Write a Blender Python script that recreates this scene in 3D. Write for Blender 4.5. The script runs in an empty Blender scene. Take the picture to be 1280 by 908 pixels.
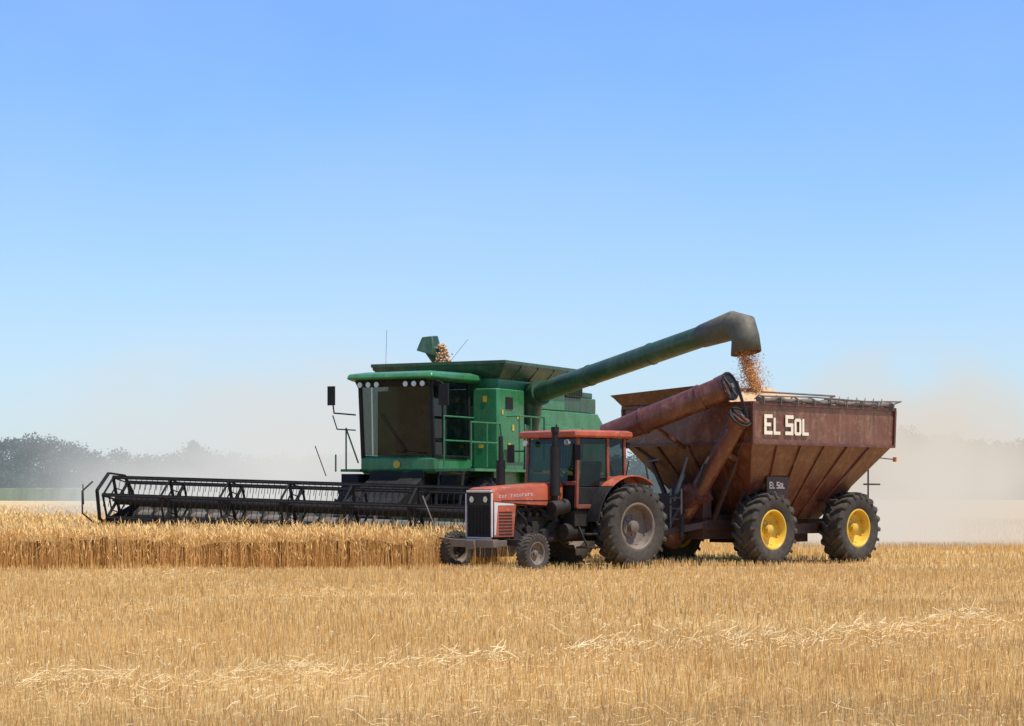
import bpy, bmesh, math, random
import numpy as np
from mathutils import Vector, Matrix
rnd=random.Random(7); rng=np.random.default_rng(7)
S=bpy.context.scene
R=math.radians
# ------------------------------------------------------------------ materials
def nt(name):
    m=bpy.data.materials.new(name); m.use_nodes=True
    t=m.node_tree; b=t.nodes['Principled BSDF']; return m,t,b
def N(t,kind,**kw):
    n=t.nodes.new(kind)
    for k,v in kw.items(): setattr(n,k,v)
    return n
def mixc(t,fac,a,b,blend='MIX'):
    n=t.nodes.new('ShaderNodeMix'); n.data_type='RGBA'; n.blend_type=blend
    for sock,val in ((n.inputs[0],fac),(n.inputs[6],a),(n.inputs[7],b)):
        if hasattr(val,'links') or isinstance(val,bpy.types.NodeSocket): t.links.new(val,sock)
        elif isinstance(val,(int,float)): sock.default_value=val
        else: sock.default_value=(*val,1)
    return n.outputs[2]
def mrange(t,v,a,b,c=0,d=1):
    n=t.nodes.new('ShaderNodeMapRange'); t.links.new(v,n.inputs[0])
    for i,x in enumerate((a,b,c,d)): n.inputs[i+1].default_value=x
    return n.outputs[0]
def math_(t,op,a,b=None):
    n=t.nodes.new('ShaderNodeMath'); n.operation=op
    for i,v in enumerate((a,b)):
        if v is None: continue
        if isinstance(v,(int,float)): n.inputs[i].default_value=v
        else: t.links.new(v,n.inputs[i])
    return n.outputs[0]
def noise(t,scale,detail=5,rough=.6,coord='Object',dist=0,stretch=None):
    tc=t.nodes.new('ShaderNodeTexCoord'); n=t.nodes.new('ShaderNodeTexNoise')
    if stretch:
        mp=t.nodes.new('ShaderNodeMapping'); mp.inputs['Rotation'].default_value[2]=stretch[0]; mp.inputs['Scale'].default_value=(stretch[1],stretch[2],stretch[2])
        t.links.new(tc.outputs[coord],mp.inputs[0]); t.links.new(mp.outputs[0],n.inputs['Vector'])
    else: t.links.new(tc.outputs[coord],n.inputs['Vector'])
    n.inputs['Scale'].default_value=scale; n.inputs['Detail'].default_value=detail
    n.inputs['Roughness'].default_value=rough; n.inputs['Distortion'].default_value=dist
    return n.outputs[0]
DUST=(.42,.32,.20)
def paint(name,col,rough=.45,metal=0,dust=.35,wear=None,wearamt=.0,var=.35,bump=.02,spec=.5,streak=0):
    m,t,b=nt(name)
    n1=noise(t,2.2,7,.65); n2=noise(t,9,6,.7)
    dark=tuple(c*(1-var) for c in col); lite=tuple(min(1,c*(1+var*.5)+.004) for c in col)
    c=mixc(t,mrange(t,n1,.3,.7),dark,lite)
    if wear is not None:
        n3=noise(t,5,9,.75,dist=.6)
        c=mixc(t,mrange(t,n3,.62-wearamt*.25,.70-wearamt*.2),c,wear)
    if streak:
        tc=t.nodes.new('ShaderNodeTexCoord'); mp=t.nodes.new('ShaderNodeMapping'); mp.inputs['Scale'].default_value=(5,5,.5)
        nn=t.nodes.new('ShaderNodeTexNoise'); nn.inputs['Scale'].default_value=1.6; nn.inputs['Detail'].default_value=6
        t.links.new(tc.outputs['Object'],mp.inputs[0]); t.links.new(mp.outputs[0],nn.inputs['Vector'])
        c=mixc(t,mrange(t,nn.outputs[0],.5,.72,0,streak),c,DUST)
        c=mixc(t,mrange(t,nn.outputs[0],.5,.3,0,streak),c,tuple(x*.35 for x in col))
    g=t.nodes.new('ShaderNodeNewGeometry'); sep=t.nodes.new('ShaderNodeSeparateXYZ')
    t.links.new(g.outputs['Position'],sep.inputs[0])
    low=mrange(t,sep.outputs[2],.1,2.2,1.0,.35)
    sn=t.nodes.new('ShaderNodeSeparateXYZ'); t.links.new(g.outputs['Normal'],sn.inputs[0])
    up=mrange(t,sn.outputs[2],.2,1,0,.6)
    f=math_(t,'MULTIPLY',math_(t,'ADD',low,up),mrange(t,n2,.35,.75,.25,1.0))
    f=math_(t,'MULTIPLY',f,dust); 
    cl=t.nodes.new('ShaderNodeClamp'); t.links.new(f,cl.inputs[0])
    c=mixc(t,cl.outputs[0],c,DUST)
    t.links.new(c,b.inputs['Base Color'])
    t.links.new(mrange(t,n2,.3,.7,max(.05,rough-.12),min(1,rough+.2)),b.inputs['Roughness'])
    b.inputs['Metallic'].default_value=metal
    b.inputs['Specular IOR Level'].default_value=spec
    if bump:
        bp=t.nodes.new('ShaderNodeBump'); bp.inputs['Strength'].default_value=.35; bp.inputs['Distance'].default_value=bump
        t.links.new(n1,bp.inputs['Height']); t.links.new(bp.outputs[0],b.inputs['Normal'])
    return m
GREEN=paint('green_paint',(.020,.19,.060),.30,0,.16,streak=.10)
DGREEN=paint('dark_green_paint',(.014,.068,.028),.38,0,.16,streak=.1)
YELLOW=paint('yellow_paint',(.72,.44,.02),.4,0,.25)
ORANGE=paint('faded_red_paint',(.42,.075,.025),.45,0,.14,wear=(.48,.19,.10),wearamt=.25)
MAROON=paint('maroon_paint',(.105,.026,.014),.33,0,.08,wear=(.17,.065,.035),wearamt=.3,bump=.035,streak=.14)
BAND=paint('faded_sunlit_maroon',(.16,.052,.028),.26,0,.10,wear=(.24,.12,.08),wearamt=.4,bump=.02,streak=.18)  # faded maroon, lightened too: sunlit band against shaded funnel, put into the colour
MAROOND=paint('dark_maroon_paint',(.04,.013,.010),.5,0,.10)
BLACK=paint('black_metal',(.010,.010,.010),.6,.0,.05,spec=.25)
RUBBER=paint('tyre_rubber',(.020,.019,.018),.75,0,.22,spec=.25,var=.2)
GREY=paint('grey_metal',(.16,.15,.14),.5,.3,.4)
ENGINE=paint('greasy_engine',(.012,.011,.010),.6,.1,.09,spec=.3)
CREAM=paint('cream_paint',(.78,.70,.52),.6,0,.08,var=.12,bump=0)
WHITE=paint('white_paint',(.60,.58,.54),.5,0,.25,var=.2,bump=0)
RUST=paint('rusty_rim',(.13,.10,.08),.7,.1,.35)
TARP=paint('tarp_canvas',(.15,.125,.10),.8,0,.22)
AMBER=paint('amber_lens',(.8,.25,.02),.2,0,.0,bump=0)
SEAT=paint('seat_fabric',(.02,.02,.022),.8,0,.03)
def glassmat():
    m,t,b=nt('tinted_glass'); t.nodes.remove(b)
    out=t.nodes['Material Output']
    tr=N(t,'ShaderNodeBsdfTransparent'); tr.inputs[0].default_value=(.28,.33,.33,1)
    gl=N(t,'ShaderNodeBsdfGlossy'); gl.inputs['Roughness'].default_value=.04; gl.inputs[0].default_value=(.8,.9,1,1)
    df=N(t,'ShaderNodeBsdfDiffuse'); df.inputs[0].default_value=(.16,.16,.14,1)
    fr=N(t,'ShaderNodeFresnel'); fr.inputs[0].default_value=1.38
    m1=N(t,'ShaderNodeMixShader'); t.links.new(mrange(t,noise(t,3,6,.7),.45,.8,.0,.08),m1.inputs[0]); t.links.new(tr.outputs[0],m1.inputs[1]); t.links.new(df.outputs[0],m1.inputs[2])
    m2=N(t,'ShaderNodeMixShader'); t.links.new(fr.outputs[0],m2.inputs[0]); t.links.new(m1.outputs[0],m2.inputs[1]); t.links.new(gl.outputs[0],m2.inputs[2])
    t.links.new(m2.outputs[0],out.inputs[0]); return m
GLASS=glassmat()
def lampmat():
    m,t,b=nt('lamp_glass'); b.inputs['Base Color'].default_value=(.45,.45,.43,1); b.inputs['Roughness'].default_value=.2; b.inputs['Metallic'].default_value=.6; return m
LAMP=lampmat()
def straw(name,cols,transl=.25,patch=None):
    m,t,b=nt(name); out=t.nodes['Material Output']
    at=N(t,'ShaderNodeAttribute',attribute_name='rv'); r=N(t,'ShaderNodeValToRGB')
    t.links.new(at.outputs['Fac'],r.inputs[0]); el=r.color_ramp.elements
    el[0].color=(*cols[0],1); el[1].color=(*cols[-1],1)
    for i,c in enumerate(cols[1:-1]):
        e=el.new((i+1)/(len(cols)-1)); e.color=(*c,1)
    c=r.outputs[0]
    if patch:
        n=noise(t,.35,4,.6); c=mixc(t,mrange(t,n,.35,.65,0,.30),c,(.56,.32,.10))
        n=noise(t,1,4,.6,stretch=(R(-43),.07,.6)); c=mixc(t,mrange(t,n,.48,.64,0,.34),c,(.44,.28,.11))
    b.inputs['Roughness'].default_value=.65; b.inputs['Specular IOR Level'].default_value=.3
    t.links.new(c,b.inputs['Base Color'])
    if transl>0:
        tr=N(t,'ShaderNodeBsdfTranslucent'); t.links.new(c,tr.inputs[0])
        mx=N(t,'ShaderNodeMixShader'); mx.inputs[0].default_value=transl
        t.links.new(b.outputs[0],mx.inputs[1]); t.links.new(tr.outputs[0],mx.inputs[2]); t.links.new(mx.outputs[0],out.inputs[0])
    return m
STUB=straw('stubble_straw',[(.54,.29,.08),(.80,.49,.155),(.90,.63,.24),(.92,.74,.39)],.28,True)
WHEAT=straw('wheat_stalks',[(.44,.23,.06),(.64,.37,.115),(.80,.51,.18),(.88,.62,.26)],.3)
LITTER=straw('loose_straw',[(.74,.46,.17),(.85,.60,.26),(.90,.71,.36),(.92,.79,.50)],.25)
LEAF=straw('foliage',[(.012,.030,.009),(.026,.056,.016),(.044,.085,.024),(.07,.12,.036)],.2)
GRAIN=straw('wheat_grain',[(.48,.20,.06),(.62,.30,.10),(.75,.44,.18)],.0)

# ------------------------------------------------------------------ mesh builder
class MB:
    def __init__(s): s.v=[]; s.f=[]
    def add(s,vs,fs):
        o=len(s.v); s.v+= [tuple(v) for v in vs]; s.f+=[tuple(i+o for i in f) for f in fs]; return s
    def hexa(s,p):
        return s.add(p,[(0,3,2,1),(4,5,6,7),(0,1,5,4),(1,2,6,5),(2,3,7,6),(3,0,4,7)])
    def box(s,c,d,rot=None):
        x,y,z=[k/2 for k in d]; c=Vector(c)
        p=[Vector(q) for q in ((-x,-y,-z),(x,-y,-z),(x,y,-z),(-x,y,-z),(-x,-y,z),(x,-y,z),(x,y,z),(-x,y,z))]
        if rot is not None:
            M=Matrix.Rotation(R(rot[0]),3,'X') if rot[0] else Matrix.Identity(3)
            M=Matrix.Rotation(R(rot[2]),3,'Z')@Matrix.Rotation(R(rot[1]),3,'Y')@M
            p=[M@q for q in p]
        return s.hexa([q+c for q in p])
    def bb(s,x0,x1,y0,y1,z0,z1): return s.box(((x0+x1)/2,(y0+y1)/2,(z0+z1)/2),(abs(x1-x0),abs(y1-y0),abs(z1-z0)))
    def cyl(s,a,b,r0,r1=None,n=16,cap=True):
        r1=r0 if r1 is None else r1; a=Vector(a); b=Vector(b); d=(b-a).normalized()
        u=d.orthogonal().normalized(); w=d.cross(u); o=[]
        for p,r in ((a,r0),(b,r1)):
            for i in range(n):
                t=2*math.pi*i/n; o.append(p+u*math.cos(t)*r+w*math.sin(t)*r)
        f=[(i,(i+1)%n,n+(i+1)%n,n+i) for i in range(n)]
        if cap: f+=[tuple(range(n-1,-1,-1)),tuple(range(n,2*n))]
        return s.add(o,f)
    def path(s,pts,r,n=8):
        for a,b in zip(pts[:-1],pts[1:]): s.cyl(a,b,r,n=n)
        for p in pts[1:-1]: s.ball(p,r*1.02,n,4)
        return s
    def ball(s,c,r,n=10,m=6,sc=(1,1,1)):
        c=Vector(c); vs=[]; fs=[]
        for j in range(m+1):
            th=math.pi*j/m
            for i in range(n):
                ph=2*math.pi*i/n; vs.append(c+Vector((math.sin(th)*math.cos(ph)*sc[0],math.sin(th)*math.sin(ph)*sc[1],math.cos(th)*sc[2]))*r)
        for j in range(m):
            for i in range(n): fs.append((j*n+i,(j+1)*n+i,(j+1)*n+(i+1)%n,j*n+(i+1)%n))
        return s.add(vs,fs)
    def beam(s,a,b,w,h,up=(0,0,1)):
        a=Vector(a); b=Vector(b); d=(b-a).normalized(); up=Vector(up)
        sd=d.cross(up)
        if sd.length<1e-4: sd=d.orthogonal()
        sd.normalize(); u=sd.cross(d); sd=sd*w/2; u=u*h/2
        return s.hexa([a-sd-u,a+sd-u,a+sd+u,a-sd+u,b-sd-u,b+sd-u,b+sd+u,b-sd+u])
    def prism(s,prof,y0,y1,axis='y'):
        n=len(prof)
        if axis=='y': P=[(x,y0,z) for x,z in prof]+[(x,y1,z) for x,z in prof]
        elif axis=='x': P=[(y0,x,z) for x,z in prof]+[(y1,x,z) for x,z in prof]
        else: P=[(x,z,y0) for x,z in prof]+[(x,z,y1) for x,z in prof]
        return s.add(P,[(i,(i+1)%n,n+(i+1)%n,n+i) for i in range(n)]+[tuple(range(n)),tuple(range(2*n-1,n-1,-1))])
    def loft(s,loops,cap0=True,cap1=True):
        n=len(loops[0]); vs=[p for l in loops for p in l]; fs=[]
        for j in range(len(loops)-1):
            for i in range(n): fs.append((j*n+i,j*n+(i+1)%n,(j+1)*n+(i+1)%n,(j+1)*n+i))
        if cap0: fs.append(tuple(range(n-1,-1,-1)))
        if cap1: fs.append(tuple(range((len(loops)-1)*n,len(loops)*n)))
        return s.add(vs,fs)
    def lathe(s,prof,c=(0,0,0),n=48,closed=False):
        m=len(prof); vs=[]; fs=[]
        for i in range(n):
            t=2*math.pi*i/n
            for r,y in prof: vs.append((c[0]+r*math.cos(t),c[1]+y,c[2]+r*math.sin(t)))
        for i in range(n):
            for j in range(m if closed else m-1):
                k=(j+1)%m; i2=(i+1)%n
                fs.append((i*m+j,i*m+k,i2*m+k,i2*m+j))
        return s.add(vs,fs)
    def obj(s,name,parent,mat,bevel=0,smooth=True,ang=35,loc=None,recalc=True):
        me=bpy.data.meshes.new(name); me.from_pydata([tuple(v) for v in s.v],[],s.f)
        bm=bmesh.new(); bm.from_mesh(me)
        if recalc: bmesh.ops.recalc_face_normals(bm,faces=bm.faces)
        for e in bm.edges:
            if len(e.link_faces)==2 and e.calc_face_angle(0)>R(ang): e.smooth=False
        for f in bm.faces: f.smooth=smooth
        bm.to_mesh(me); bm.free()
        o=bpy.data.objects.new(name,me); S.collection.objects.link(o); me.materials.append(mat)
        if parent: o.parent=parent
        if loc: o.location=loc
        if bevel:
            b=o.modifiers.new('b','BEVEL'); b.width=bevel; b.segments=2; b.limit_method='ANGLE'; b.angle_limit=R(40)
        return o
def empty(name,loc,ang=0,parent=None):
    e=bpy.data.objects.new(name,None); S.collection.objects.link(e); e.location=loc; e.rotation_euler[2]=ang
    if parent: e.parent=parent
    return e
def wheel(name,parent,c,r,w,rimr,rimmat,sg,nl=22,lug=.045,steer=0,deep=.1,lugw=.05):
    e=empty(name,c,steer,parent)
    rc=r-lug; h=w/2
    t=MB(); dr=rc-rimr
    t.lathe([(rimr,-h*.80),(rimr+.12*dr,-h*.9),(rimr+.45*dr,-h*1.0),(rimr+.8*dr,-h*.97),(rimr+.94*dr,-h*.86),(rc,-h*.5),(rc+.01,0),(rc,h*.5),(rimr+.94*dr,h*.86),(rimr+.8*dr,h*.97),(rimr+.45*dr,h*1.0),(rimr+.12*dr,h*.9),(rimr,h*.80)],n=56,closed=True)
    t.obj('tyre',e,RUBBER,ang=50)
    l=MB()
    for i in range(nl):
        for sd in (-1,1):
            a0=2*math.pi*(i+(.5 if sd>0 else 0))/nl
            path=[(-.02,0.0,rc-.02,r),(.10*22/nl*1.2,.55,rc-.02,r),(.16*22/nl*1.2,.93,rc-.05*dr-.02,r-.03*dr),(.18*22/nl*1.2,1.01,rimr+.74*dr,rimr+.80*dr)]
            P=[]
            for k,(da,yy,r0,r1) in enumerate(path):
                hw=lugw/2/r*(1 if k<2 else 1.15)
                for (rr,dd) in ((r0,-hw*1.25),(r0,hw*1.25),(r1,hw),(r1,-hw)):
                    a=a0+da+dd; y=sd*h*yy if rr!=r1 or k<3 else sd*h*(yy+.05)
                    P.append((rr*math.cos(a),y,rr*math.sin(a)))
            l.loft([P[k*4:k*4+4] for k in range(4)])
    l.obj('tread_lugs',e,RUBBER,smooth=False)
    q=MB(); k=rimr
    q.lathe([(k*1.05,sg*h*.86),(k*.97,sg*h*.88),(k*.93,sg*h*.80),(k*.90,sg*h*.45),(k*.84,sg*h*(.45-deep*2)),(k*.5,sg*h*(.30-deep*2)),(k*.46,sg*h*(.42-deep*2)),(k*.27,sg*h*(.45-deep*2)),(k*.25,sg*h*(.70-deep)),(k*.12,sg*h*(.78-deep)),(0.001,sg*h*(.8-deep))],n=40)
    q.lathe([(k*.9,sg*h*.45),(k*.9,-sg*h*.7),(k*1.04,-sg*h*.86)],n=40)
    for i in range(8):
        a=2*math.pi*i/8; x=k*.37*math.cos(a); z=k*.37*math.sin(a)
        q.cyl((x,sg*h*(.4-deep*2),z),(x,sg*h*(.55-deep*2),z),k*.035,n=6)
    for i in range(8):
        a=2*math.pi*(i+.5)/8
        q.box((k*.86*math.cos(a),sg*h*(.5-deep*2),k*.86*math.sin(a)),(k*.1,h*.2,k*.14),(0,-math.degrees(a),0))
    q.obj('rim',e,rimmat,ang=30)
    return e
def mesh_np(name,V,nv,rv,mat,parent=None):
    n=V.shape[0]; me=bpy.data.meshes.new(name)
    me.vertices.add(n*nv); me.vertices.foreach_set('co',V.reshape(-1).astype(np.float32))
    me.loops.add(n*nv); me.loops.foreach_set('vertex_index',np.arange(n*nv,dtype=np.int32))
    me.polygons.add(n); me.polygons.foreach_set('loop_start',np.arange(0,n*nv,nv,dtype=np.int32))
    try: me.polygons.foreach_set('loop_total',np.full(n,nv,dtype=np.int32))
    except Exception: pass
    me.update(calc_edges=True)
    a=me.attributes.new('rv','FLOAT','FACE'); a.data.foreach_set('value',np.clip(rv,0,1).astype(np.float32))
    o=bpy.data.objects.new(name,me); S.collection.objects.link(o); me.materials.append(mat)
    if parent: o.parent=parent
    return o

# ------------------------------------------------------------------ ground
def seg_d(x,y,pts):
    d=np.full(x.shape,1e9)
    for (ax,ay),(bx,by) in zip(pts[:-1],pts[1:]):
        t=np.clip(((x-ax)*(bx-ax)+(y-ay)*(by-ay))/((bx-ax)**2+(by-ay)**2),0,1)
        d=np.minimum(d,np.hypot(x-ax-t*(bx-ax),y-ay-t*(by-ay)))
    return d
WR=[[(-14,9.2),(-3.6,13.7),(-.6,16.2),(3,19.2),(7.5,23.5),(16,31)],[(-22,20),(-9,25),(-2,28.6),(4,32.2),(9,35.5)],[(-2,6),(3.6,11.8),(8,16.5),(16,24)]]
def windrow(x,y):
    z=np.zeros(x.shape)
    for k,p in enumerate(WR):
        d=seg_d(x,y,p); w=(.75,.5,.6)[k]; z+= (1,.3,.55)[k]*np.exp(-(d/w)**2)*(.6+.4*np.sin(x*2.3+k)*np.cos(y*1.7+x))
    return np.clip(z,0,1.2)
def gh(x,y):
    near=np.clip((60-y)/20,0,1)
    return near*(.02*np.sin(x*1.1+.4*y)+.015*np.sin(y*1.7-.6*x)+.08*windrow(x,y)*np.clip((36-y)/3,0,1))
def axis(lo,hi,step,far_lo,far_hi):
    a=list(np.arange(lo,hi+1e-6,step)); s=step; x=hi
    while x<far_hi: s*=1.25; x+=s; a.append(x)
    s=step; x=lo
    while x>far_lo: s*=1.25; x-=s; a.insert(0,x)
    return np.array(a)
ax_=axis(-14,14,.22,-2500,2500); ay_=axis(8,46,.22,-300,4200)
X,Y=np.meshgrid(ax_,ay_); Z=gh(X,Y)
nx,ny=len(ax_),len(ay_)
me=bpy.data.meshes.new('ground')
idx=np.arange(nx*ny).reshape(ny,nx)
F=np.stack([idx[:-1,:-1],idx[:-1,1:],idx[1:,1:],idx[1:,:-1]],-1).reshape(-1,4)
me.from_pydata(np.stack([X,Y,Z],-1).reshape(-1,3).tolist(),[],F.tolist())
for p in me.polygons: p.use_smooth=True
g=bpy.data.objects.new('stubble_field_ground',me); S.collection.objects.link(g)
m,t,b=nt('stubble_ground')
n1=noise(t,.25,6,.6); n2=noise(t,14,8,.75); n3=noise(t,.045,4,.5); n4=noise(t,60,4,.7)
c=mixc(t,mrange(t,n2,.35,.65),(.46,.26,.085),(.76,.50,.20))
c=mixc(t,mrange(t,n1,.35,.65,0,.5),c,(.78,.53,.23))
c=mixc(t,mrange(t,n4,.55,.7,0,.6),c,(.84,.65,.35))
c=mixc(t,mrange(t,n3,.4,.6,0,.3),c,(.58,.36,.15))
n5=noise(t,1,4,.6,stretch=(R(-43),.07,.6)); c=mixc(t,mrange(t,n5,.48,.64,0,.35),c,(.38,.24,.10))
t.links.new(c,b.inputs['Base Color']); b.inputs['Roughness'].default_value=.9; b.inputs['Specular IOR Level'].default_value=.1
bp=N(t,'ShaderNodeBump'); bp.inputs['Strength'].default_value=.8; bp.inputs['Distance'].default_value=.05
t.links.new(n2,bp.inputs['Height']); t.links.new(bp.outputs[0],b.inputs['Normal'])
me.materials.append(m)

# ------------------------------------------------------------------ stubble & straw
def quads(x,y,z,h,w,lean,wt=.7,azr=math.pi):
    n=len(x); az=rng.uniform(-azr,azr,n); d=np.stack([np.cos(az),np.sin(az),np.zeros(n)],-1)*(w/2)[:,None]
    la=rng.uniform(0,2*math.pi,n); L=rng.uniform(0,1,n)*lean
    b=np.stack([x,y,z],-1); tp=b+np.stack([np.cos(la)*L*h,np.sin(la)*L*h,h],-1)
    return np.stack([b-d,b+d,tp+d*wt,tp-d*wt],1)
UT=np.array([-.727,-.686])
def inwheat(x,y,pad=0):
    r=(y>38.5+pad)
    e=(x-(-1.75))*.891-(y-38.5)*.454
    hl=((x+.5)*.454+(y-42.4)*.891)
    le=(x+9.9)*.891-(y-46.8)*.454
    front=(e<-pad)&(hl<0)
    left=(le<-pad)
    return r&(front|left)&(y<290)
def stub(y0,y1,dens,w,h0,h1,row=.19):
    hw=.27*y1+1.5; A=(y1-y0)*2*hw; n=int(A*dens)
    x=rng.uniform(-hw,hw,n); y=rng.uniform(y0,y1,n)
    k=np.abs(x)<.27*y+1.5; x=x[k]; y=y[k]
    pn=x*(-UT[1])+y*UT[0]; q=np.round(pn/row)*row+rng.normal(0,.03,len(x)); dlt=(q-pn)*.85
    x=x+dlt*(-UT[1]); y=y+dlt*UT[0]
    k=~inwheat(x,y,-.1); x=x[k]; y=y[k]
    n=len(x); h=rng.uniform(h0,h1,n)*(1+.25*np.sin(x*.7)*np.sin(y*.5)); 
    return quads(x,y,gh(x,y)-.01,h,rng.uniform(.7,1.3,n)*w,.28)
P=[stub(8,14,850,.0046,.06,.14),stub(14,22,540,.006,.07,.15),stub(22,38,260,.009,.08,.16),stub(38,60,80,.014,.08,.17),stub(60,110,9,.03,.09,.19)]
V=np.concatenate(P); n=len(V); rv=rng.normal(.5,.28,n)
crop=empty('wheat_stubble',(0,0,0)); mesh_np('stubble',V,4,rv,STUB,crop)
def litter(y0,y1,dens,w,l0,l1,wonly=False):
    hw=.27*y1+1.5; n=int((y1-y0)*2*hw*dens); x=rng.uniform(-hw,hw,n); y=rng.uniform(y0,y1,n)
    k=np.abs(x)<.27*y+1.5; x=x[k]; y=y[k]
    wr=windrow(x,y)
    k=(rng.uniform(0,1,len(x))<(wr**1.2 if wonly else .35+.65*np.clip(.5+.5*np.sin(x*.9+1.3*np.sin(y*.6)),0,1)))&~inwheat(x,y,-.1)
    x=x[k]; y=y[k]; wr=wr[k]; n=len(x)
    l=l0+(l1-l0)*rng.uniform(0,1,n)**3; az=rng.uniform(0,math.pi*2,n); el=rng.normal(.08,.3,n)+(.2*rng.uniform(0,1,n) if wonly else 0)
    z=gh(x,y)+ (rng.uniform(.02,.18,n)*np.clip(wr,.2,1) if wonly else rng.uniform(.0,.08,n))
    d=np.stack([np.cos(az)*np.cos(el),np.sin(az)*np.cos(el),np.sin(el)],-1)*(l/2)[:,None]
    s=np.stack([-np.sin(az)*.6,np.cos(az)*.6,np.full(n,.8)],-1)*(w/2)
    c=np.stack([x,y,z+.5*l*np.abs(np.sin(el))],-1)
    bend=np.array([0,0,1])*(rng.uniform(-.02,.03,n))[:,None]
    a=np.stack([c-d-s,c-d+s,c+s+bend,c-s+bend],1); b2=np.stack([c-s+bend,c+s+bend,c+d+s,c+d-s],1)
    return np.concatenate([a,b2])
P=[litter(8,16,140,.0040,.03,.20),litter(16,38,50,.0065,.04,.18),litter(8,16,800,.0042,.04,.24,True),litter(16,36,520,.0065,.05,.24,True)]
V=np.concatenate(P); mesh_np('loose_straw',V,4,rng.normal(.5,.28,len(V)),LITTER,crop)

# ------------------------------------------------------------------ standing wheat
wh=empty('standing_wheat',(0,0,0))
def edge(x): return 38.62+.10*np.sin(x*2.1)+.08*np.sin(x*5.3+1)+.05*np.sin(x*11.7)
def wht(x,y,sw,hw_):
    k=inwheat(x,y,0)&(y>edge(x)-rng.exponential(.10,len(x))); x=x[k]; y=y[k]; n=len(x)
    h=rng.normal(.66,.07,n)+.04*np.sin(x*1.3)*np.sin(y*.8+1)+.03*np.sin(x*6+y*3)
    short=(y<edge(x)+.35)&(rng.uniform(0,1,n)<.45); h=np.where(short,h*rng.uniform(.3,.9,n),h)
    a=quads(x,y,np.zeros(n),h,np.full(n,sw),.22,.8)
    tp=(a[:,2]+a[:,3])/2
    az=rng.uniform(0,2*math.pi,n); dr=rng.uniform(.2,1.3,n); L=rng.uniform(.07,.12,n)
    s=np.stack([np.cos(az+1.57),np.sin(az+1.57),np.zeros(n)],-1)*hw_/2
    d=np.stack([np.cos(az)*np.sin(dr),np.sin(az)*np.sin(dr),np.cos(dr)],-1)*L[:,None]
    b=np.stack([tp-s*.5,tp+s*.5,tp+d*.6+s,tp+d*.6-s],1); c=np.stack([tp+d*.6-s,tp+d*.6+s,tp+d*1.5+s*.15,tp+d*1.5-s*.15],1)
    r=rng.normal(.5,.25,n); 
    return np.concatenate([a,b,c]),np.concatenate([r,r+.2,r+.25])
def U(x0,x1,y0,y1,d):
    n=int((x1-x0)*(y1-y0)*d); return rng.uniform(x0,x1,n),rng.uniform(y0,y1,n)
parts=[wht(*U(-20,0,38.2,39.7,420),.008,.02),wht(*U(-22,0,39.7,45,200),.011,.024),wht(*U(-26,0,45,60,60),.014,.035),wht(*U(-40,5,60,110,12),.02,.06)]
V=np.concatenate([p[0] for p in parts]); rv=np.concatenate([p[1] for p in parts])
mesh_np('wheat_stalks',V,4,rv,WHEAT,wh)
cx=axis(-22,0,.25,-400,120); cy=axis(39.3,48,.25,39.3,292); cy=cy[(cy<291)]
X,Y=np.meshgrid(cx,cy); zc=.56+.05*np.sin(X*1.3)*np.sin(Y*.8+1)+rng.normal(0,.045,X.shape)
inside=inwheat(X,Y,.55)
vs=np.stack([X,Y,np.where(inside,zc,-.05)],-1).reshape(-1,3)
idx=np.arange(X.size).reshape(X.shape); F=np.stack([idx[:-1,:-1],idx[:-1,1:],idx[1:,1:],idx[1:,:-1]],-1).reshape(-1,4)
ins=inside.reshape(-1)[F].any(1); F=F[ins]
me=bpy.data.meshes.new('wheat_canopy'); me.from_pydata(vs.tolist(),[],F.tolist()); o=bpy.data.objects.new('wheat_canopy',me); S.collection.objects.link(o); o.parent=wh
m,t,b=nt('wheat_canopy'); n1=noise(t,22,6,.8); n2=noise(t,.3,5,.6); n3=noise(t,4,5,.7)
c=mixc(t,mrange(t,n1,.35,.65),(.50,.30,.10),(.84,.59,.26)); c=mixc(t,mrange(t,n2,.35,.65,0,.5),c,(.80,.57,.25)); c=mixc(t,mrange(t,n3,.5,.7,0,.3),c,(.52,.32,.12))
t.links.new(c,b.inputs['Base Color']); b.inputs['Roughness'].default_value=.9; b.inputs['Specular IOR Level'].default_value=.1
bp=N(t,'ShaderNodeBump'); bp.inputs['Distance'].default_value=.08; t.links.new(n1,bp.inputs['Height']); t.links.new(bp.outputs[0],b.inputs['Normal'])
me.materials.append(m)

# ------------------------------------------------------------------ tractor
uT=Vector((-.743,-.669)); TA=math.atan2(uT.y,uT.x)
T=empty('farm_tractor',(1.73,40.37,0),TA)
for sg in (1,-1):
    wheel('rear_wheel_l' if sg>0 else 'rear_wheel_r',T,(0,sg*.95,.84),.86,.46,.46,RUST,sg,nl=22,lug=.06,deep=.18,lugw=.055)
    wheel('front_wheel_l' if sg>0 else 'front_wheel_r',T,(2.8,sg*1.12,.365),.39,.24,.215,RUST,sg,nl=30,lug=.014,steer=R(9),deep=.05,lugw=.02)
b=MB(); b.cyl((0,-.85,.84),(0,.85,.84),.14); b.bb(-.35,.45,-.32,.32,.55,1.15); b.bb(.4,1.5,-.26,.26,.55,1.0)
b.bb(1.4,2.75,-.22,.22,.55,1.05); b.bb(1.5,2.6,-.16,.16,1.0,1.22); b.cyl((1.5,.3,.75),(1.5,-.3,.75),.2)
for i in range(6): b.cyl((1.55+i*.19,.2,1.12),(1.55+i*.19,.30,1.08),.05,n=8)
b.cyl((1.8,.28,.72),(1.8,.4,.72),.09); b.cyl((2.2,.22,.8),(2.2,.36,.8),.075); b.cyl((2.45,.2,.68),(2.45,.3,.68),.12)
b.bb(1.95,2.1,.22,.34,.65,.95); b.cyl((1.6,.34,.62),(2.0,.34,.62),.07)
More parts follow.
